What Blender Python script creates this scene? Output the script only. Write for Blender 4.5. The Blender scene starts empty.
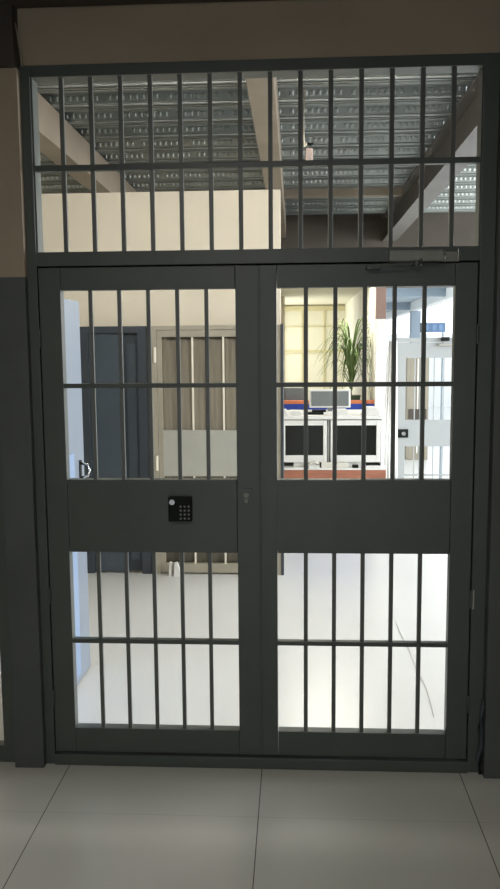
import bpy, bmesh, math, random
from mathutils import Vector, Matrix
random.seed(4)
sc = bpy.context.scene
COL = sc.collection

# ------------------------------------------------------------------ materials
def mat(name, col, rough=0.5, metal=0.0, spec=0.5, noise=0.0, nscale=8.0, bump=0.0, bscale=60.0, coat=0.0, stretch=None):
    m = bpy.data.materials.new(name); m.use_nodes = True
    nt = m.node_tree; b = nt.nodes['Principled BSDF']
    b.inputs['Base Color'].default_value = (*col, 1); b.inputs['Roughness'].default_value = rough
    b.inputs['Metallic'].default_value = metal; b.inputs['Specular IOR Level'].default_value = spec
    b.inputs['Coat Weight'].default_value = coat
    tc = nt.nodes.new('ShaderNodeTexCoord'); vec = tc.outputs['Object']
    if stretch:
        mp = nt.nodes.new('ShaderNodeMapping'); mp.inputs['Scale'].default_value = stretch
        nt.links.new(vec, mp.inputs['Vector']); vec = mp.outputs['Vector']
    if noise > 0:
        n = nt.nodes.new('ShaderNodeTexNoise'); n.inputs['Scale'].default_value = nscale; n.inputs['Detail'].default_value = 6
        nt.links.new(vec, n.inputs['Vector'])
        r = nt.nodes.new('ShaderNodeMapRange'); r.inputs['From Min'].default_value = .3; r.inputs['From Max'].default_value = .7
        r.inputs['To Min'].default_value = 1-noise; r.inputs['To Max'].default_value = 1+noise
        nt.links.new(n.outputs['Fac'], r.inputs['Value'])
        v = nt.nodes.new('ShaderNodeVectorMath'); v.operation = 'SCALE'; v.inputs[0].default_value = col
        nt.links.new(r.outputs['Result'], v.inputs['Scale']); nt.links.new(v.outputs['Vector'], b.inputs['Base Color'])
    if bump > 0:
        n2 = nt.nodes.new('ShaderNodeTexNoise'); n2.inputs['Scale'].default_value = bscale; n2.inputs['Detail'].default_value = 4
        nt.links.new(vec, n2.inputs['Vector'])
        bp = nt.nodes.new('ShaderNodeBump'); bp.inputs['Strength'].default_value = bump; bp.inputs['Distance'].default_value = .01
        nt.links.new(n2.outputs['Fac'], bp.inputs['Height']); nt.links.new(bp.outputs['Normal'], b.inputs['Normal'])
    return m

M = dict(
 gate=mat('grey_gate_paint', (.072,.081,.071), .42, noise=.07, nscale=5, bump=.08, bscale=30),
 bar=mat('glossy_bar_paint', (.115,.122,.110), .38, spec=.4),
 dado=mat('dark_grey_wall_paint', (.076,.083,.080), .55, noise=.10, nscale=4, bump=.12, bscale=40),
 beige=mat('warm_beige_plaster', (.355,.285,.205), .8, noise=.06, nscale=2.5, bump=.15, bscale=50),
 cream=mat('cream_plaster', (.74,.675,.55), .8, noise=.03, nscale=2, bump=.06, bscale=50),
 office=mat('pale_yellow_partition', (.74,.725,.61), .6, noise=.03, nscale=2),
 office_rail=mat('yellow_partition_rail', (.60,.55,.34), .5),
 soot=mat('dark_brown_soffit', (.055,.045,.035), .8, noise=.25, nscale=4),
 fascia=mat('dark_brown_fascia', (.050,.040,.030), .7, noise=.2, nscale=3),
 beam=mat('tan_steel_paint', (.22,.18,.135), .5, noise=.12, nscale=3),
 beam_grey=mat('grey_steel_paint', (.12,.112,.105), .5, noise=.1, nscale=3),
 zinc=mat('galvanised_deck', (.27,.29,.28), .33, metal=.72, noise=.10, nscale=2),
 slate=mat('dark_slate_door_paint', (.060,.078,.095), .4, noise=.06, nscale=3),
 slate2=mat('dark_slate_frame_paint', (.045,.055,.066), .4),
 taupe=mat('taupe_frame_paint', (.36,.33,.26), .5, noise=.05),
 panel=mat('light_grey_sheet', (.42,.42,.37), .5, noise=.04),
 barlight=mat('cream_bar_paint', (.75,.70,.58), .4),
 curtain=mat('brown_curtain', (.25,.225,.175), .9, noise=.1, nscale=6, stretch=(6,6,.4)),
 paleblue=mat('pale_blue_door_paint', (.19,.225,.275), .35, noise=.04, nscale=2),
 blue2=mat('pale_blue_trim', (.22,.30,.45), .4),
 chrome=mat('chrome', (.75,.75,.75), .2, metal=1),
 steel=mat('worn_steel', (.45,.44,.40), .35, metal=.8, noise=.15, nscale=20),
 closer=mat('silver_closer_paint', (.22,.22,.19), .4, metal=.2, noise=.1, nscale=15),
 black=mat('black_plastic', (.004,.006,.005), .6, spec=.2),
 screen=mat('dark_screen_glass', (.012,.013,.010), .25, spec=.35),
 button=mat('pale_keypad_print', (.24,.24,.21), .5),
 white=mat('white_plastic', (.78,.78,.75), .4),
 offwhite=mat('off_white_plastic', (.68,.66,.58), .5),
 whitewall=mat('white_courtyard_plaster', (.82,.83,.82), .8, noise=.02),
 brownwood=mat('reddish_brown_desk', (.36,.14,.085), .45, noise=.15, nscale=6, stretch=(1,1,8)),
 bluefab=mat('royal_blue_divider', (.03,.07,.42), .7),
 orange=mat('orange_trim', (.75,.22,.09), .5),
 greyback=mat('grey_monitor_shell', (.17,.19,.19), .4),
 leaf=mat('green_leaf', (.12,.19,.06), .45, noise=.3, nscale=12),
 pot=mat('dark_green_pot', (.07,.11,.07), .5),
 stem=mat('brown_stem', (.20,.14,.08), .8),
 pillar=mat('pinkish_brown_pillar', (.26,.17,.14), .7, noise=.05),
 bluesteel=mat('blue_grey_steel', (.26,.32,.38), .5),
 blueceil=mat('blue_grey_ceiling', (.42,.48,.53), .7, noise=.04, nscale=2),
 farwhite=mat('white_gate_paint', (.29,.305,.315), .4),
 sign=mat('blue_sign_face', (.09,.16,.28), .5),
 signlight=mat('pale_blue_sign_square', (.13,.22,.38), .5),
 pink=mat('dusty_pink_plastic', (.42,.33,.30), .6),
)

# floor tiles: large polished beige-white tiles, faint grout
def floor_material(ca, cb_, grout, gs):
    m = bpy.data.materials.new('polished_tile'); m.use_nodes = True
    nt = m.node_tree; N = nt.nodes.new; L = nt.links.new; b = nt.nodes['Principled BSDF']
    tc = N('ShaderNodeTexCoord'); sp = N('ShaderNodeSeparateXYZ'); L(tc.outputs['Object'], sp.inputs[0])
    def line(sock, off, width):
        a = N('ShaderNodeMath'); a.operation = 'ADD'; L(sock, a.inputs[0]); a.inputs[1].default_value = off
        p = N('ShaderNodeMath'); p.operation = 'PINGPONG'; L(a.outputs[0], p.inputs[0]); p.inputs[1].default_value = .7725/2
        r = N('ShaderNodeMapRange'); L(p.outputs[0], r.inputs['Value']); r.inputs['From Min'].default_value = width*.5; r.inputs['From Max'].default_value = width*1.3
        r.inputs['To Min'].default_value = 1; r.inputs['To Max'].default_value = 0
        return r.outputs['Result']
    lx = line(sp.outputs['X'], .130, .0018); ly = line(sp.outputs['Y'], .343, .0014)
    n = N('ShaderNodeTexNoise'); n.inputs['Scale'].default_value = 2.2; n.inputs['Detail'].default_value = 7; L(tc.outputs['Object'], n.inputs['Vector'])
    cr = N('ShaderNodeMix'); cr.data_type = 'RGBA'; cr.inputs['A'].default_value = ca; cr.inputs['B'].default_value = cb_; L(n.outputs['Fac'], cr.inputs['Factor'])
    m1 = N('ShaderNodeMix'); m1.data_type = 'RGBA'; L(cr.outputs['Result'], m1.inputs['A']); m1.inputs['B'].default_value = (.10,.095,.08,1)
    g1 = N('ShaderNodeMath'); g1.operation = 'MULTIPLY'; L(lx, g1.inputs[0]); g1.inputs[1].default_value = grout; L(g1.outputs[0], m1.inputs['Factor'])
    h = N('ShaderNodeMath'); h.operation = 'MULTIPLY'; L(ly, h.inputs[0]); h.inputs[1].default_value = .28*grout
    m2 = N('ShaderNodeMix'); m2.data_type = 'RGBA'; L(m1.outputs['Result'], m2.inputs['A']); m2.inputs['B'].default_value = (.10,.09,.08,1); L(h.outputs[0], m2.inputs['Factor'])
    L(m2.outputs['Result'], b.inputs['Base Color'])
    b.inputs['Roughness'].default_value = gs
    b.inputs['Specular IOR Level'].default_value = .5
    return m
M['floor'] = floor_material((.57,.56,.50,1),(.65,.645,.595,1), 1.0, .22)
M['floor_hall'] = floor_material((.585,.585,.56,1),(.61,.61,.585,1), .07, .26)

def emis(name, col, s):
    m = bpy.data.materials.new(name); m.use_nodes = True; b = m.node_tree.nodes['Principled BSDF']
    b.inputs['Base Color'].default_value = (.8,.8,.8,1); b.inputs['Emission Color'].default_value = (*col,1); b.inputs['Emission Strength'].default_value = s
    return m

# ------------------------------------------------------------------ mesh helpers (world coordinates in)
class MB:
    def __init__(s): s.bm = bmesh.new()
    def box(s, x0,x1,y0,y1,z0,z1, bev=0.0, rot=None, piv=None):
        g = bmesh.ops.create_cube(s.bm, size=1)['verts']
        bmesh.ops.scale(s.bm, vec=(abs(x1-x0),abs(y1-y0),abs(z1-z0)), verts=g)
        bmesh.ops.translate(s.bm, vec=((x0+x1)/2,(y0+y1)/2,(z0+z1)/2), verts=g)
        vs = g
        if bev > 0:
            es = list({e for v in g for e in v.link_edges})
            r = bmesh.ops.bevel(s.bm, geom=es, offset=bev, segments=2, affect='EDGES', profile=.6)
            vs = list({v for f in r['faces'] for v in f.verts} | {v for v in g if v.is_valid})
        if rot:
            c = Vector(piv or ((x0+x1)/2,(y0+y1)/2,(z0+z1)/2))
            bmesh.ops.rotate(s.bm, cent=c, matrix=Matrix.Rotation(rot[0],3,rot[1]), verts=vs)
        return s
    def cyl(s, p, q, r, r2=None, seg=16):
        p, q = Vector(p), Vector(q); d = q-p
        mt = Matrix.Translation((p+q)/2) @ d.to_track_quat('Z','Y').to_matrix().to_4x4()
        bmesh.ops.create_cone(s.bm, cap_ends=True, segments=seg, radius1=r, radius2=r if r2 is None else r2, depth=d.length, matrix=mt)
        return s
    def tube(s, pts, r, seg=8):
        pts = [Vector(p) for p in pts]; rings = []
        for i,p in enumerate(pts):
            d = (pts[min(i+1,len(pts)-1)]-pts[max(i-1,0)]).normalized()
            q = d.to_track_quat('Z','Y')
            rings.append([s.bm.verts.new(p+q@Vector((r*math.cos(a),r*math.sin(a),0))) for a in [2*math.pi*k/seg for k in range(seg)]])
        for a,b in zip(rings,rings[1:]):
            for k in range(seg): s.bm.faces.new((a[k],a[(k+1)%seg],b[(k+1)%seg],b[k]))
        s.bm.faces.new(rings[0][::-1]); s.bm.faces.new(rings[-1])
        return s
    def prism(s, pts, axis, a, b):
        # closed polygon in the plane across `axis`, extruded from a to b
        def P(u,v,w): return {'X':(w,u,v),'Y':(u,w,v),'Z':(u,v,w)}[axis]
        A = [s.bm.verts.new(P(u,v,a)) for u,v in pts]; B = [s.bm.verts.new(P(u,v,b)) for u,v in pts]
        s.bm.faces.new(A); s.bm.faces.new(B[::-1]); n = len(pts)
        for i in range(n): s.bm.faces.new((A[i],B[i],B[(i+1)%n],A[(i+1)%n]))
        return s
    def build(s, name, m, parent=None, smooth=False, origin=None):
        bmesh.ops.recalc_face_normals(s.bm, faces=s.bm.faces)
        off = Vector((0,0,0)); p = parent
        while p: off += p.location; p = p.parent
        if origin is not None:
            loc = Vector(origin)-off
            bmesh.ops.translate(s.bm, vec=-Vector(origin), verts=s.bm.verts)
        else:
            loc = Vector((0,0,0)); bmesh.ops.translate(s.bm, vec=-off, verts=s.bm.verts)
        me = bpy.data.meshes.new(name); s.bm.to_mesh(me); s.bm.free()
        if smooth:
            for f in me.polygons: f.use_smooth = True
        me.materials.append(m)
        o = bpy.data.objects.new(name, me); COL.objects.link(o); o.location = loc
        if parent: o.parent = parent
        return o

def thing(name, label, cat, loc=(0,0,0), group=None):
    o = bpy.data.objects.new(name, None); COL.objects.link(o); o.location = loc; o.empty_display_size = .05
    o['label'] = label; o['category'] = cat; o['kind'] = 'thing'
    if group: o['group'] = group
    return o
def tag(o, label, cat, group=None, kind='thing'):
    o['label'] = label; o['category'] = cat; o['kind'] = kind
    if group: o['group'] = group
    return o
def struct(o, label, cat):
    o['kind'] = 'structure'; o['label'] = label; o['category'] = cat
    return o
def copy_part(o, dx=0, dz=0):
    c = o.copy(); COL.objects.link(c); c.parent = o.parent; c.location = o.location + Vector((dx,0,dz)); return c

# ------------------------------------------------------------------ the setting
struct(MB().box(-3.6,3.6,-6.5,.03,-.1,0).build('floor', M['floor']), 'polished beige tile floor with thin dark joints in front of the gate', 'floor')
struct(MB().box(-3.6,9,.03,22,-.1,0).build('floor_hall', M['floor_hall']), 'bright off-white tile floor of the hall behind the gate', 'floor')
struct(MB().box(-3.5,3.5,-6.5,-.02,2.875,3.0).build('ceiling', M['soot']), 'dark brown ceiling in front of the gate', 'ceiling')

# gate wall: header, pillars, side walls
hb = MB().prism([(-.995,2.684),(.735,2.684),(.735,3.4),(-1.02,3.4),(-1.012,2.872),(-1.003,2.80)], 'Y', .0, .12)
struct(hb.build('wall_header', M['beige']), 'warm beige plaster wall strip above the barred gate', 'wall')
wl = MB().box(-1.115,-.998,-.04,.10,1.925,2.665).build('wall_left', M['beige'])
struct(wl, 'narrow pillar left of the gate, beige above and dark grey below', 'wall')
MB().box(-1.115,-.998,-.041,.10,0,1.925, .002).build('painted_dado', M['dado'], wl)
struct(MB().box(.728,3.5,-.05,.12,0,2.87, .003).build('wall_right', M['dado']), 'dark grey painted wall at the right of the gate', 'wall')
struct(MB().box(-3.5,-1.000,-.06,.12,2.668,3.4).build('trim_1', M['soot']), 'dark beam end above the left pillar', 'beam')
struct(MB().box(-3.5,-2.75,-.04,.1,0,2.668).build('wall_left_end', M['dado']), 'dark grey wall beyond the left neighbouring gate', 'wall')
# rest of the dim front room, behind the viewer
struct(MB().box(-3.6,-3.5,-6.5,0,0,3.0).build('wall_front_left', M['beige']), 'beige side wall of the dim front room, left', 'wall')
struct(MB().box(3.5,3.6,-6.5,0,0,3.0).build('wall_front_right', M['beige']), 'beige side wall of the dim front room, right', 'wall')
rb = MB().box(-3.6,-1.1,-6.6,-6.5,0,3.0).box(1.1,3.6,-6.6,-6.5,0,3.0).box(-1.1,1.1,-6.6,-6.5,2.2,3.0)
struct(rb.build('wall_back', M['beige']), 'beige rear wall of the front room with an open doorway', 'wall')
# hall
hall_end = 7.10
hw = MB().box(-3.6,-.098,2.812,2.93,0,2.768)
struct(hw.build('wall_hall', M['cream']), 'cream partition wall behind the gate with an open gap above it', 'wall')
struct(MB().box(-3.6,-3.5,.0,9.3,0,3.4).build('wall_hall_left', M['cream']), 'cream side wall closing the hall on the left', 'wall')
struct(MB().box(-3.5,3.4,hall_end,hall_end+.15,2.40,3.45).build('trim_2', M['fascia']), 'dark brown beam wall closing the far end of the metal deck', 'beam')
struct(MB().box(-3.5,-.12,hall_end,hall_end+.15,0,2.40).build('wall_hall_end', M['cream']), 'cream end wall behind the partition', 'wall')

# corrugated metal deck
P0, PR = 2.02, .395
prof = []
k0 = -5
y = P0 + k0*PR
ys = []
while y < hall_end-.02:
    ys.append(y); y += PR
for yy in ys:      # low pan, web up, high pan, web down
    prof += [(yy,3.25),(yy+.12,3.25),(yy+.165,3.325),(yy+PR-.045,3.325)]
prof = [(max(a,.12),b) for a,b in prof if a>.0]
dk = MB()
X0,X1 = -3.5,4.6
A=[dk.bm.verts.new((X0,a,b)) for a,b in prof]; B=[dk.bm.verts.new((X1,a,b)) for a,b in prof]
A2=[dk.bm.verts.new((X0,a,b+.12)) for a,b in prof]; B2=[dk.bm.verts.new((X1,a,b+.12)) for a,b in prof]
for i in range(len(prof)-1):
    dk.bm.faces.new((A[i],B[i],B[i+1],A[i+1])); dk.bm.faces.new((A2[i],A2[i+1],B2[i+1],B2[i]))
# embossed dimples on the webs and small stiffening grooves on the pans
for yy in ys:
    if yy < .6: continue
    for i in range(int((2.9+3.2)/.044)):
        x = -3.2+i*.044
        if (i % 9) in (8,): continue
        yc, zc = yy-.0225, 3.2875
        # low pyramid-topped boss standing proud of the sloping web
        nv=Vector((0,-.857,-.515)); tv=Vector((0,-.515,.857)); c0=Vector((x+.015,yc,zc))
        lo=[dk.bm.verts.new(c0+Vector((a*.015,0,0))+tv*(b_*.018)) for a,b_ in ((-1,-1),(1,-1),(1,1),(-1,1))]
        hi=[dk.bm.verts.new(c0+nv*.004+Vector((a*.008,0,0))+tv*(b_*.010)) for a,b_ in ((-1,-1),(1,-1),(1,1),(-1,1))]
        dk.bm.faces.new(hi)
        for q in range(4): dk.bm.faces.new((lo[q],lo[(q+1)%4],hi[(q+1)%4],hi[q]))
    for gx in (.035,.085):
        dk.box(X0, X1, yy+gx-.004, yy+gx+.004, 3.244, 3.251)
    dk.tube([(X0,yy,3.252),(X1,yy,3.252)],.010,10); dk.tube([(X0,yy+.12,3.252),(X1,yy+.12,3.252)],.006,8)
deck = dk.build('ceiling_deck', M['zinc'])
struct(deck, 'corrugated galvanised metal deck above the hall behind the gate', 'ceiling')

def ibeam(name, m, x0, x1, z0, z1, y0, y1, label, web=.012, fl=.016):
    b = MB(); xm=(x0+x1)/2
    b.box(x0,x1,y0,y1,z0,z0+fl); b.box(x0,x1,y0,y1,z1-fl,z1); b.box(xm-web/2,xm+web/2,y0,y1,z0+fl,z1-fl)
    o = b.build(name, m); struct(o, label, 'beam'); return o
def boxbeam(x0,x1,z0,z1,y0,y1,m,label):
    o = MB().box(x0,x1,y0,y1,z0,z1,.004).build('steel_beam', m); struct(o,label,'beam'); return o
boxbeam(-1.74,-1.58,3.01,3.243,.26,hall_end,M['beam'],'tan steel beam at the left, running back under the metal deck')
boxbeam(-.245,-.10,3.01,3.243,.26,hall_end,M['beam'],'tan steel beam above the end of the cream partition wall')
ibeam('steel_beam',M['beam_grey'],1.075,1.235,2.95,3.243,.26,hall_end,'grey steel beam at the right with a pale lit underside')
o = MB().box(-.10,1.075,5.30,5.40,3.17,3.25,.003).build('cross_beam', M['beam']); tag(o,'thin brown cross member under the deck between the middle and right beams','beam')

# ------------------------------------------------------------------ main gate
g = thing('barred_gate', 'large dark grey double gate of steel bars with a barred transom, between two pillars', 'gate', (-.14,0,0))
ZB=.010
fr = MB()
fr.box(-1.0,-.963,-.005,.072,0,2.684,.002)
fr.box(.674,.727,-.005,.072,0,2.684,.002)
fr.box(-.963,.674,-.004,.072,2.643,2.684,.002)
fr.box(-.963,.674,-.004,.072,1.966,2.018,.002)
fr.box(-.963,.674,-.014,.072,0,.046,.003)
fr.box(-.963,.674,.048,.071,1.935,1.966,.001).box(-.963,-.945,.048,.071,.046,1.935,.001).box(.655,.674,.048,.071,.046,1.935,.001)
fr.build('gate_frame', M['gate'], g)
# thin light stop edge in the transom (inner lip)
for la in (-.963,.668): MB().box(la,la+.006,.002,.07,2.018,2.643).build('transom_lip', M['gate'], g)
n=14
def bar_mesh(x, z0, z1, w, y=.016, deg=3):
    return MB().box(x-w/2,x+w/2,y-w/2,y+w/2,z0,z1,.0018,rot=(math.radians(deg),'Z'))
x0 = -.963; sp = (.680+.964)/15
b0 = bar_mesh(x0+sp, 2.012, 2.648, .0165, .018).build('vertical_bar', M['bar'], g, origin=(x0+sp,.018,2.012))
for i in range(1,n): copy_part(b0, dx=sp*i)
MB().box(-.96,.672,.004,.030,2.312,2.333,.002).build('crossbar', M['gate'], g)

def leaf(xa, xb, oa, ob, label):
    # xa..xb leaf outline, oa..ob opening
    z0, z1 = .052, 1.960
    lf = MB()
    lf.box(xa,oa,0,.045,z0,z1,.0022); lf.box(ob,xb,0,.045,z0,z1,.0022)
    root = lf.build('gate_leaf', M['gate'], g); root['label'] = label
    for ra, rb_ in ((1.877,z1),(z0,.151)):
        MB().box(oa+.0012,ob-.0012,.0006,.045,ra,rb_,.002).build('rail', M['gate'], root)
    MB().box(oa+.0012,ob-.0012,.0006,.045,.872,1.157,.002).build('lock_panel', M['gate'], root)
    s = (ob-oa)/6
    for za,zb_ in ((1.150,1.884),(.145,.879)):
        b = bar_mesh(oa+s, za, zb_, .0155, .017).build('vertical_bar', M['bar'], root, origin=(oa+s,.017,za))
        for i in range(1,5): copy_part(b, dx=s*i)
    for zc in (1.518,.511):
        MB().box(oa-.002,ob+.002,.003,.031,zc-.0085,zc+.0085,.002).build('crossbar', M['gate'], root)
    return root
L1 = leaf(-.959,-.133,-.877,-.219,'left leaf with the keypad')
L2 = leaf(-.130,.669,-.066,.589,'right leaf')
# overlapping cover strip on the right leaf side of the meeting line
MB().box(-.1335,-.1275,-.006,.004,.06,1.955,.001).build('meeting_strip', M['gate'], L2)
# lock plate
lp = MB().box(-.208,-.159,-.005,.001,1.062,1.124,.001).build('lock_plate', M['gate'], L1)
lp2 = MB().cyl((-.184,-.012,1.100),(-.184,-.004,1.100),.010); lp2.box(-.190,-.178,-.011,-.004,1.070,1.088,.001)
lp2.build('keyhole', M['closer'], lp)
for x,root in ((-.961,L1),(.6715,L2)):
    for z in (.28,.70,1.70):
        MB().cyl((x,-.007,z-.035),(x,-.007,z+.035),.006).build('hinge', M['gate'], root, smooth=False)
# bright steel plate standing in for a glint on the right hinge
MB().box(.6755,.6835,-.009,-.004,.66,.735,.001).build('hinge_glint_plate', M['steel'], L2).name='hinge_glint'

# keypad
kp = thing('keypad_lock', 'small black square keypad lock on the left leaf of the gate', 'keypad', (-.437,0,1.0))
MB().box(-.482,-.392,-.024,-.0005,.999,1.094,.004).build('housing', M['black'], kp)
d = MB().cyl((-.466,-.031,1.0755),(-.466,-.022,1.0755),.0105,.009,seg=20)
d.build('round_knob', M['chrome'], kp)
bt=None
for r in range(4):
    for c in range(3):
        x=-.434+c*.0155; z=1.058-r*.0155
        if bt is None:
            bt = MB().box(x-.0035,x+.0035,-.0262,-.0235,z-.0035,z+.0035,.0006).build('button', M['button'], kp, origin=(x,-.025,z)); bx,bz=x,z
        else: copy_part(bt, dx=x-bx, dz=z-bz)

# door closer
dc = thing('door_closer', 'silver grey hydraulic door closer on the gate frame above the right leaf', 'door closer', (.43,-.01,1.96))
MB().box(.342,.535,-.052,-.006,1.962,2.001,.005).build('closer_body', M['closer'], dc)
ar = MB().tube([(.44,-.045,1.958),(.36,-.055,1.950),(.285,-.040,1.944)],.0055); ar.cyl((.44,-.045,1.945),(.44,-.045,1.965),.011)
ar.box(.262,.312,-.04,-.001,1.936,1.952,.002)
ar.build('arm', M['gate'], dc)
for pa,pb,pr in (((.455,-.058,1.946),(.455,-.050,1.970),.0045),((.592,-.022,1.962),(.592,-.022,2.006),.0035),((.545,-.022,1.972),(.548,-.022,1.992),.004)):
    MB().cyl(pa,pb,pr).build('screw', M['chrome'], dc)
br = MB().box(.537,.60,-.018,-.005,1.962,1.998,.003); br.build('bracket', M['closer'], dc)

# cable at the top left
tag(MB().tube([(-1.012,-.02,2.86),(-1.004,-.025,2.83),(-.995,-.03,2.80),(-.991,-.03,2.76),(-.987,-.02,2.72),(-.982,-.015,2.675)],.0028).build('loose_cable', M['beige'], smooth=True),
    'thin loose cable hanging down the left end of the beige header wall', 'cable')
tag(MB().tube([(.728,-.012,.30),(.722,-.022,.24),(.716,-.016,.19),(.724,-.024,.12),(.71,-.02,.06),(.72,-.025,.008)],.010).build('rolled_rag', M['slate2'], smooth=True),
    'dark crumpled rag wedged low against the right jamb of the gate', 'rag')

# neighbouring gate to the left
ng = thing('barred_gate', 'dark neighbouring barred gate at the far left beside the narrow pillar', 'gate', (-1.9,0,0))
nb = MB()
nb.box(-1.172,-1.118,0,.045,0,2.66,.002).box(-2.75,-2.69,0,.045,0,2.66,.002)
for za,zb_ in ((.0,.07),(.62,2.66)): nb.box(-2.69,-1.172,.001,.045,za,zb_,.002)
nb.build('gate_frame', M['gate'], ng)
b = bar_mesh(-2.59,.065,.625,.0155,.017).build('vertical_bar', M['gate'], ng, origin=(-2.59,.017,.065))
for i in range(1,14): copy_part(b, dx=.1*i)

# ------------------------------------------------------------------ hall doors
Y = 2.812
d1 = MB()
d1.box(-1.560,-1.490,Y-.05,Y+.0,0,1.825,.002).box(-1.130,-1.062,Y-.05,Y,0,1.825,.002).box(-1.490,-1.130,Y-.05,Y,1.775,1.825,.002)
d1 = struct(d1.build('door_1', M['slate2']), 'dark slate solid door set in the cream wall', 'door')
MB().box(-1.488,-1.235,Y-.032,Y-.002,.012,1.773,.002).build('door_leaf', M['slate'], d1)
MB().box(-1.233,-1.132,Y-.015,Y-.002,.012,1.773,.002).build('side_panel', M['slate2'], d1)
MB().box(-1.215,-1.150,Y-.018,Y-.012,.10,1.70,.004).build('recess_panel', M['slate'], d1)

d2 = MB().box(-1.050,-.990,Y-.055,Y,0,1.825,.002).box(-.135,-.098,Y-.055,Y,0,1.825,.002).box(-.990,-.135,Y-.055,Y,1.795,1.825,.002)
d2 = struct(d2.build('door_2', M['taupe']), 'taupe barred steel door with a grey middle panel and brown curtain', 'door')
lf = MB().box(-.988,-.955,Y-.05,Y-.012,.012,1.793,.002).box(-.170,-.137,Y-.05,Y-.012,.012,1.793,.002)
lf.box(-.955,-.170,Y-.05,Y-.012,1.745,1.793,.002).box(-.955,-.170,Y-.05,Y-.012,.012,.080,.002)
dl = lf.build('door_leaf', M['taupe'], d2)
MB().box(-.955,-.170,Y-.049,Y-.012,.735,1.072,.002).build('middle_panel', M['panel'], dl)
for za,zb_ in ((1.070,1.748),(.078,.737)):
    b = MB().box(-.851,-.837,Y-.048,Y-.034,za,zb_,.0015,rot=(math.radians(10),'Z')).build('vertical_bar', M['barlight'], dl, origin=(-.844,Y-.04,za))
    for i in range(1,6): copy_part(b, dx=.1115*i)
cv = MB(); nn=90
pts=[]
for i in range(nn+1):
    x=-.955+.785*i/nn; pts.append((x, Y-.012+.007*math.sin(x*55)+.003*math.sin(x*131)))
for (x,a),(x2,a2) in zip(pts,pts[1:]):
    f=[cv.bm.verts.new(p) for p in ((x,a,.08),(x2,a2,.08),(x2,a2,1.745),(x,a,1.745))]; cv.bm.faces.new(f)
bmesh.ops.remove_doubles(cv.bm, verts=cv.bm.verts, dist=1e-5)
bmesh.ops.solidify(cv.bm, geom=cv.bm.faces[:], thickness=.002)
cv.build('curtain', M['curtain'], dl, smooth=True)
for z in (1.618,.833):
    MB().cyl((-1.003,Y-.062,z-.055),(-1.003,Y-.062,z+.055),.011).build('hinge', M['barlight'], d2)
bag = MB(); 
bag.prism([(-.925,.085),(-.905,.085),(-.900,.185),(-.915,.19)],'Y',Y-.09,Y-.06)
bag.prism([(-.885,.085),(-.835,.080),(-.840,.13),(-.862,.19),(-.880,.185)],'Y',Y-.10,Y-.06)
bgo = bag.build('paper_scrap', M['white']); bgo.location=(0,-.02,-.085)
tag(bgo, 'two white paper scraps at the foot of the taupe barred door', 'paper')

struct(MB().box(-.0975,-.078,2.75,2.94,0,1.83,.002).build('trim_5', M['slate2']), 'dark grey steel post closing the end of the cream partition', 'post')
# pale blue open door leaf on the left
d3 = MB().box(-1.095,-1.070,.16,.985,.012,1.895,.003)
d3 = struct(d3.build('door_3', M['paleblue']), 'pale blue door standing open close behind the left jamb', 'door')
MB().box(-1.070,-1.066,.16,.79,.05,1.16).build('blue_kick_panel', M['blue2'], d3).hide_render=False
h = MB().tube([(-1.068,.905,1.02),(-1.030,.905,1.03),(-1.022,.905,1.06),(-1.030,.905,1.085),(-1.068,.905,1.095)],.007)
h.build('handle', M['chrome'], d3, smooth=True)
MB().box(-1.0695,-1.066,.885,.925,1.0,1.11,.002).build('lock_plate', M['black'], d3)

# hooked cable end under the deck
hk = thing('conduit_hook', 'small curved conduit end hanging from the metal deck near the middle beam', 'conduit', (.09,2.2,3.25))
MB().tube([(.065,2.2,3.25),(.060,2.2,2.96),(.066,2.2,2.905),(.075,2.2,2.92),(.085,2.2,2.93)],.006).build('conduit', M['barlight'], hk, smooth=True)
MB().tube([(.083,2.2,2.928),(.10,2.2,2.918),(.12,2.2,2.926)],.009).build('black_plug', M['black'], hk, smooth=True)
MB().box(.070,.118,2.19,2.215,2.80,2.90,.01).build('pink_tag', M['pink'], hk)

tag(MB().tube([(.612,1.749,.002),(.616,1.524,.002),(.629,1.289,.002),(.628,1.023,.002),(.641,.787,.002),(.633,.575,.002),(.626,.473,.002)],.0010,6).build('thread', M['closer']), 'thin grey thread lying on the bright hall floor behind the right leaf', 'thread')

# ------------------------------------------------------------------ office
of = 9.2
struct(MB().box(-.35,.85,of,of+.1,0,2.40).build('wall_office_back', M['office']), 'pale yellow back wall of the office', 'wall')
struct(MB().box(-.30,-.20,hall_end+.16,of,0,1.0).box(-.30,-.20,hall_end+.16,of,2.25,2.40).box(-.30,-.20,hall_end+.16,hall_end+.3,1.0,2.25).box(-.30,-.20,of-.1,of,1.0,2.25).build('wall_office_left', M['office']), 'pale yellow left wall of the office', 'wall')  # unseen opening added here to let the office fill light in
struct(MB().box(.755,.80,4.56,of,0,2.31).build('wall_office_right', M['office']), 'pale yellow right wall of the office', 'wall')
struct(MB().box(-.20,.80,4.45,of,2.31,2.38).build('ceiling_office', M['office']), 'pale ceiling of the office', 'ceiling')
rl = MB().box(-.2,.755,of-.03,of,1.60,1.635).box(-.2,.755,of-.05,of,2.22,2.29).box(-.2,.755,of-.02,of,1.98,1.995)
for x in (.12,.45): rl.box(x-.012,x+.012,of-.02,of,0,2.22)
struct(rl.build('trim_3', M['office_rail']), 'yellow rails across the office back wall', 'rail')
sp1=MB().box(.745,.835,4.45,4.54,1.92,2.40,.003).build('square_pillar', M['pillar'])
MB().box(.744,.836,4.449,4.541,0,1.92,.003).build('white_base', M['white'], sp1)
tag(sp1, 'pinkish brown square pillar at the right end of the office', 'pillar')
cu = MB(); pts=[]
for i in range(41):
    x=.745+.175*i/40; pts.append((x, 4.08+.010*math.sin(x*180)))
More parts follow.
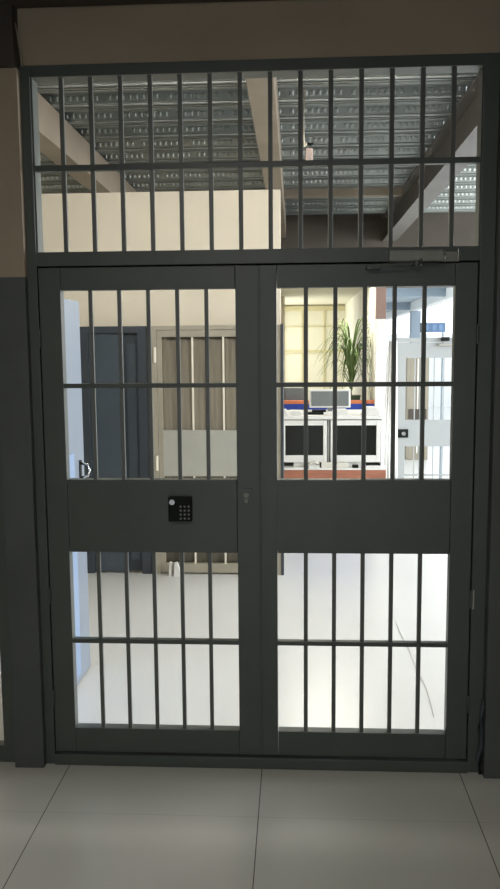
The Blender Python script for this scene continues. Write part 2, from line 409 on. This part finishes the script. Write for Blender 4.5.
for (x,a),(x2,a2) in zip(pts,pts[1:]):
    f=[cu.bm.verts.new(p) for p in ((x,a,0.02),(x2,a2,.02),(x2-.0,a2,1.72),(x-.0,a,1.72))]; cu.bm.faces.new(f)
bmesh.ops.remove_doubles(cu.bm, verts=cu.bm.verts, dist=1e-5)
for v in cu.bm.verts:
    t=v.co.z/1.72; v.co.x = .835+(v.co.x-.835)*(1-.55*t)+.02*t
bmesh.ops.solidify(cu.bm, geom=cu.bm.faces[:], thickness=.003)
tag(cu.build('white_drape', M['white'], smooth=True), 'white pleated drape hanging in front of the brown pillar', 'curtain')

# front desk
dk_ = thing('desk', 'reddish brown desk carrying the two white monitors', 'desk', (.32,3.95,0))
MB().box(-.115,.765,3.67,4.06,.645,.66,.002).build('desk_top', M['white'], dk_)
MB().box(-.113,.763,3.675,3.70,.555,.645,.002).build('front_apron', M['brownwood'], dk_)
for x in (-.09,.74):
    for yy in (3.70,4.03):
        MB().box(x-.02,x+.02,yy-.02,yy+.02,0,.645,.002).build('leg', M['white'], dk_)

def crt(x0,x1,bz,label):
    t = thing('monitor', label, 'monitor', ((x0+x1)/2,3.78,.66), 'white monitors side by side on the front desk')
    z0,z1=.700,1.058; yf=3.74
    b=MB(); b.box(x0,x0+bz,yf,yf+.05,z0,z1,.004).box(x1-bz,x1,yf,yf+.05,z0,z1,.004).box(x0+bz,x1-bz,yf,yf+.05,z1-.045,z1,.004).box(x0+bz,x1-bz,yf,yf+.05,z0,z0+.06,.004)
    b.build('bezel', M['white'], t)
    MB().box(x0+bz-.002,x1-bz+.002,yf+.012,yf+.045,z0+.055,z1-.042,.002).build('screen', M['screen'], t)
    s=MB(); s.prism([(yf+.05,z0+.01),(yf+.05,z1-.005),(yf+.26,z1-.07),(yf+.26,z0+.05)],'X',x0+.02,x1-.02); s.build('rear_shell', M['white'], t)
    MB().box((x0+x1)/2-.09,(x0+x1)/2+.09,yf+.02,yf+.18,.66,.722,.006).build('stand', M['white'], t)
crt(-.108,.272,.03,'left white monitor with a black screen on the brown desk')
crt(.304,.722,.036,'right white monitor with a black screen, beside the drape')
def hutch():
    t=thing('desk_shelf','long white shelf over the two white monitors, holding small papers','shelf',(.32,4.0,.66))
    MB().box(-.13,.745,3.72,4.42,1.066,1.096,.002).build('shelf_board', M['white'], t)
    for x in (-.128,.728): MB().box(x,x+.015,3.76,4.40,.66,1.066,.001).build('side_board', M['white'], t)
    MB().box(-.113,.728,4.06,4.075,.66,1.066,.001).build('back_board', M['panel'], t)
    MB().box(.280,.296,3.80,4.40,.66,1.066,.001).build('side_board', M['white'], t)
hutch()
# clutter on the desk
def telephone(x,yy,z,label):
    t=thing('telephone',label,'telephone',(x,yy,z))
    MB().prism([(yy-.05,z),(yy+.05,z),(yy+.05,z+.03),(yy-.05,z+.012)],'X',x-.045,x+.045).build('phone_base', M['white'], t)
    MB().tube([(x-.04,yy+.01,z+.024),(x-.032,yy+.01,z+.040),(x+.01,yy+.012,z+.045),(x+.045,yy+.01,z+.028)],.010).build('handset', M['offwhite'], t, smooth=True)
telephone(.165,3.705,.66,'white telephone in front of the gap between the monitors')
tag(MB().box(.225,.325,3.69,3.735,.66,.705,.004).build('paper_box', M['offwhite']), 'off-white low box right of the telephone on the desk', 'box')
tag(MB().box(.33,.45,3.685,3.73,.66,.700,.004).box(.345,.352,3.69,3.70,.70,.72).box(.375,.382,3.69,3.70,.70,.72).box(.405,.412,3.69,3.70,.70,.72).build('pencil_tray', M['offwhite']), 'cream tray of upright pens under the right monitor', 'tray')
tag(MB().box(.485,.535,3.685,3.73,.66,.685,.004).build('computer_mouse', M['black']), 'black computer mouse at the foot of the right monitor', 'mouse')
tag(MB().box(.56,.72,3.685,3.73,.66,.676,.003).build('keyboard', M['white']), 'white keyboard at the right end of the desk', 'keyboard')
# things on the shelf
for x0,x1,hh,lb in ((-.115,-.05,.05,'crumpled white paper pile at the left end of the white shelf'),(-.03,.06,.035,'low stack of white papers on the shelf behind the left monitor'),(.33,.46,.045,'sloping stack of white papers on the shelf above the right monitor'),(.565,.72,.07,'tall white paper stack at the right end of the shelf')):
    m=MB(); z=1.0965; k=0
    while z < 1.0965+hh-.004:
        j=random.uniform(-.006,.006); m.box(x0+j+k*.004,x1+j-k*.004,3.78+j,3.92+j,z,z+.009,.001); z+=.0095; k+=1
    tag(m.build('paper_stack', M['white']), lb, 'papers', 'papers on the white shelf')
o=MB().box(.10,.25,3.84,3.93,1.0965,1.115,.003).box(.15,.27,3.86,3.92,1.115,1.135,.004).build('desk_scanner', M['black']); tag(o,'small black device on the white shelf before the rear monitor','device')

# blue divider with orange trim
dv=thing('desk_divider','royal blue desk divider with an orange top edge behind the white shelf','divider',(.32,4.6,0))
MB().box(-.19,.75,4.56,4.60,0,1.14,.002).build('divider_panel', M['bluefab'], dv)
MB().box(-.19,.75,4.555,4.605,1.14,1.172,.003).build('top_trim', M['orange'], dv)
# rear desk and monitors
rd=thing('desk','white rear desk behind the blue divider','desk',(.3,4.9,0))
MB().box(-.19,.74,4.62,5.2,1.02,1.045,.002).build('desk_top', M['white'], rd)
for x in (-.17,.72):
    for yy in (4.65,5.17): MB().box(x-.015,x+.015,yy-.015,yy+.015,0,1.02).build('leg', M['white'], rd)
def rear(x0,x1,z1,label,m,yy=4.75,zb=1.045):
    t=thing('monitor',label,'monitor',((x0+x1)/2,yy,zb))
    MB().box(x0,x1,yy-.05,yy-.02,zb+.03,z1,.004).build('casing', M['white'] if m else M['greyback'], t)
    MB().box(x0+.018,x1-.018,yy-.058,yy-.05,zb+.045,z1-.018,.001).build('rear_cover', M['greyback'], t)
    MB().box((x0+x1)/2-.02,(x0+x1)/2+.02,yy-.04,yy+.01,zb,zb+.06).build('stand', M['greyback'], t)
rear(-.10,.115,1.285,'dark grey monitor at the left behind the blue divider',False)
rear(.135,.505,1.292,'wide grey monitor with a white edge standing on the white shelf before the blue divider',True,4.30,1.0965)

# potted plant
pl=thing('potted_plant','tall arching green leafy plant behind the blue divider','plant',(.555,4.92,1.047))
MB().cyl((.555,4.92,1.047),(.555,4.92,1.20),.07,.095,seg=24).build('pot', M['pot'], pl, smooth=False)
MB().tube([(.555,4.92,1.18),(.55,4.92,1.35),(.555,4.92,1.50)],.012).build('stem', M['stem'], pl, smooth=True)
lv=MB()
for i in range(110):
    a=random.uniform(0,2*math.pi); bz=random.uniform(1.22,1.52); L=random.uniform(.18,.38); rise=random.uniform(.24,.56); drop=random.uniform(.10,.42)
    if i<9: a=math.pi+random.uniform(-.6,.6); L=random.uniform(.26,.34); rise=.48; drop=random.uniform(.3,.5)
    w=random.uniform(.006,.010); prev=None
    d=Vector((math.cos(a),math.sin(a)*.75,0)); side=Vector((-math.sin(a),math.cos(a),0)); K=11
    for k in range(K+1):
        t=k/K; zz=bz+rise*math.sin(min(t*1.25,1)*math.pi/2)-drop*max(0,t-.35)**1.7*2.0
        p=Vector((.555,4.92,0))+d*(L*(t**1.25))+Vector((0,0,zz)); ww=w*(1-.9*t**3)
        p.z=max(p.z,1.07)
        if p.x>.735: p.x=.735-random.uniform(0,.01)
        row=[lv.bm.verts.new(p-side*ww),lv.bm.verts.new(p+Vector((0,0,-.003))),lv.bm.verts.new(p+side*ww)]
        if prev:
            for q in (0,1): lv.bm.faces.new((prev[q],prev[q+1],row[q+1],row[q]))
        prev=row
lv.build('foliage', M['leaf'], pl, smooth=True)

# ------------------------------------------------------------------ courtyard passage on the right
struct(MB().box(.85,2.32,hall_end+.15,20,2.52,2.60).build('ceiling_passage', M['blueceil']), 'blue-grey ceiling of the far passage', 'ceiling')
tag(MB().box(2.20,2.34,7.26,20,2.36,2.519,.004).build('edge_beam', M['whitewall']), 'white edge beam running back along the far passage ceiling', 'beam')
tag(MB().box(2.22,2.40,12.6,12.8,0,2.36,.004).build('steel_post', M['bluesteel']), 'blue-grey post holding the edge beam of the far passage', 'post')
o=MB().box(.90,2.20,9.0,9.12,2.40,2.52,.004).box(.90,2.20,12.6,12.72,2.38,2.52,.004).build('ceiling_rib', M['bluesteel']); struct(o,'blue-grey ribs across the far passage ceiling','beam'); o.name='trim_4'
struct(MB().box(.80,.90,hall_end+.15,20,0,2.60).build('wall_passage', M['whitewall']), 'white wall along the left of the far passage', 'wall')
struct(MB().box(-3,9,20,20.2,0,2.05).build('wall_courtyard', M['whitewall']), 'white wall closing the courtyard', 'wall')
struct(MB().box(8.6,8.8,0.2,20,0,2.2).build('wall_courtyard_right', M['whitewall']), 'white wall along the right of the courtyard', 'wall')

fg=thing('barred_gate','white barred gate with a lock box in the far passage, right of the office','gate',(1.5,5.6,0))
fb=MB().box(1.03,1.068,5.56,5.61,0,1.76,.003).box(2.0,2.04,5.56,5.61,0,1.76,.003).box(1.068,2.0,5.56,5.61,1.715,1.76,.003)
fb.build('gate_frame', M['farwhite'], fg)
fl=MB().box(1.071,1.172,5.565,5.605,.02,1.711,.003).box(1.90,1.997,5.565,5.605,.02,1.711,.003)
for za,zb_ in ((.02,.12),(1.55,1.711)): fl.box(1.172,1.90,5.566,5.605,za,zb_,.002)
fl=fl.build('gate_leaf', M['farwhite'], fg)
MB().box(1.172,1.90,5.566,5.605,.615,.898,.002).build('lock_panel', M['farwhite'], fl)
for za,zb_ in ((.89,1.56),(.11,.62)):
    b=MB().box(1.264,1.276,5.572,5.584,za,zb_,.001).build('vertical_bar', M['farwhite'], fl, origin=(1.27,5.578,za))
    for i in range(1,7): copy_part(b, dx=.1*i)
MB().box(1.172,1.90,5.569,5.588,.298,.316,.001).build('crossbar', M['farwhite'], fl)
lb=MB().box(1.095,1.205,5.545,5.566,.712,.80,.003).build('lock_box', M['black'], fl)
MB().cyl((1.155,5.530,.755),(1.155,5.546,.755),.022).build('lock_knob', M['chrome'], lb)
dc2=thing('door_closer','small dark door closer on top of the white barred gate','door closer',(1.57,5.56,1.69))
MB().box(1.53,1.61,5.50,5.556,1.725,1.765,.004).build('closer_body', M['black'], dc2)
MB().box(1.50,1.80,5.52,5.556,1.675,1.70,.003).build('arm', M['steel'], dc2)

sg=thing('blue_sign','small blue sign standing above and behind the white barred gate','sign',(1.52,6.0,0))
MB().box(1.375,1.655,5.99,6.01,1.825,1.928,.002).build('sign_board', M['sign'], sg)
MB().box(1.375,1.415,5.984,5.992,1.825,1.928,.001).build('dark_end', M['slate'], sg)
for x in (1.45,1.53,1.60):
    MB().box(x-.018,x+.018,5.985,5.991,1.845,1.908,.001).build('pale_square', M['signlight'], sg)
for x in (1.40,1.63): MB().cyl((x,6.0,0),(x,6.0,1.826),.012).build('sign_post', M['bluesteel'], sg)

cb=thing('storage_cabinet','brown slatted cabinet seen through the bars of the white gate','cabinet',(1.8,9.1,0))
MB().box(1.66,1.98,9.0,9.3,0,1.56,.004).build('cabinet_body', M['curtain'], cb)
MB().box(1.81,1.825,8.985,9.0,.1,1.5).build('door_gap', M['white'], cb)
MB().box(1.69,1.95,8.98,9.0,.56,.76,.004).build('drawer', M['fascia'], cb)

# fill lamps added to brighten office and front room, shaped like ceiling fixtures
def fill_fixture(name,label,x,yy,z,w,l,col,strength):
    t=thing(name,label,'fill light',(x,yy,z))
    MB().box(x-w/2-.02,x+w/2+.02,yy-l/2-.02,yy+l/2+.02,z,z+.03,.004).build('housing', M['white'], t)
    MB().box(x-w/2,x+w/2,yy-l/2,yy+l/2,z-.012,z,.003).build('diffuser', emis(name+'_glow',col,strength), t)
fill_fixture('fill_light','added fill lamp under the office ceiling, out of view',.28,4.93,2.278,.7,.45,(1,.95,.82),22)
fill_fixture('fill_light','added warm fill lamp in the front room behind the viewer',-.4,-2.7,2.843,.3,1.2,(1,.97,.89),24.0)

# unseen tube lamp added over the gate to brighten hall wall and floor
hl=thing('hall_fill_tube','added fill tube, out of view on the hall side of the wall above the gate','fill light',(-.1,.2,3.1))
MB().box(-1.6,1.4,.12,.17,3.06,3.16,.004).build('housing', M['white'], hl)
MB().cyl((-1.58,.20,3.10),(1.38,.20,3.10),.03).build('tube', emis('hall_fill_glow',(1,.95,.86),75), hl)
# ------------------------------------------------------------------ light
w = bpy.data.worlds.new('sky'); sc.world = w; w.use_nodes = True
bg = w.node_tree.nodes['Background']; bg.inputs['Color'].default_value = (.86,.93,1,1); bg.inputs['Strength'].default_value = 2.2

def daylight(name, loc, rot, sx, sy, power, col):
    l = bpy.data.lights.new(name,'AREA'); l.shape='RECTANGLE'; l.size=sx; l.size_y=sy; l.energy=power; l.color=col
    o = bpy.data.objects.new(name,l); COL.objects.link(o); o.location=loc; o.rotation_euler=rot
# daylight through the open courtyard side of the hall
daylight('courtyard_daylight',(4.75,3.6,2.2),(0,math.radians(58),0),2.0,6.8,560,(.96,.985,1))
# added light brightening the office through an unseen opening in its left wall
daylight('office_fill',(-.33,8.25,1.62),(0,math.radians(-90),0),1.2,1.6,16,(1,.97,.86))
# ------------------------------------------------------------------ camera
cam = bpy.data.cameras.new('camera'); co = bpy.data.objects.new('camera', cam); COL.objects.link(co); sc.camera = co
cam.sensor_fit = 'HORIZONTAL'; cam.sensor_width = 36; cam.lens = 806.02/500*36; cam.clip_end = 200
yaw, pit, rol = (math.radians(a) for a in (3.178, 6.703, .4456))
cy, sy, cp, sp_ = math.cos(yaw), math.sin(yaw), math.cos(pit), math.sin(pit)
F = Vector((-sy*cp, cy*cp, -sp_)); R_ = Vector((cy, sy, 0)); D_ = F.cross(R_)
r2 = math.cos(rol)*R_+math.sin(rol)*D_; d2_ = -math.sin(rol)*R_+math.cos(rol)*D_
mw = Matrix((( r2.x,-d2_.x,-F.x,0),( r2.y,-d2_.y,-F.y,-3.031),( r2.z,-d2_.z,-F.z,1.65),(0,0,0,1)))
co.matrix_world = mw

sc.view_settings.view_transform = 'Standard'; sc.view_settings.look = 'None'
sc.view_settings.gamma = 1; sc.view_settings.use_curve_mapping = False
sc.view_settings.exposure = 0.0
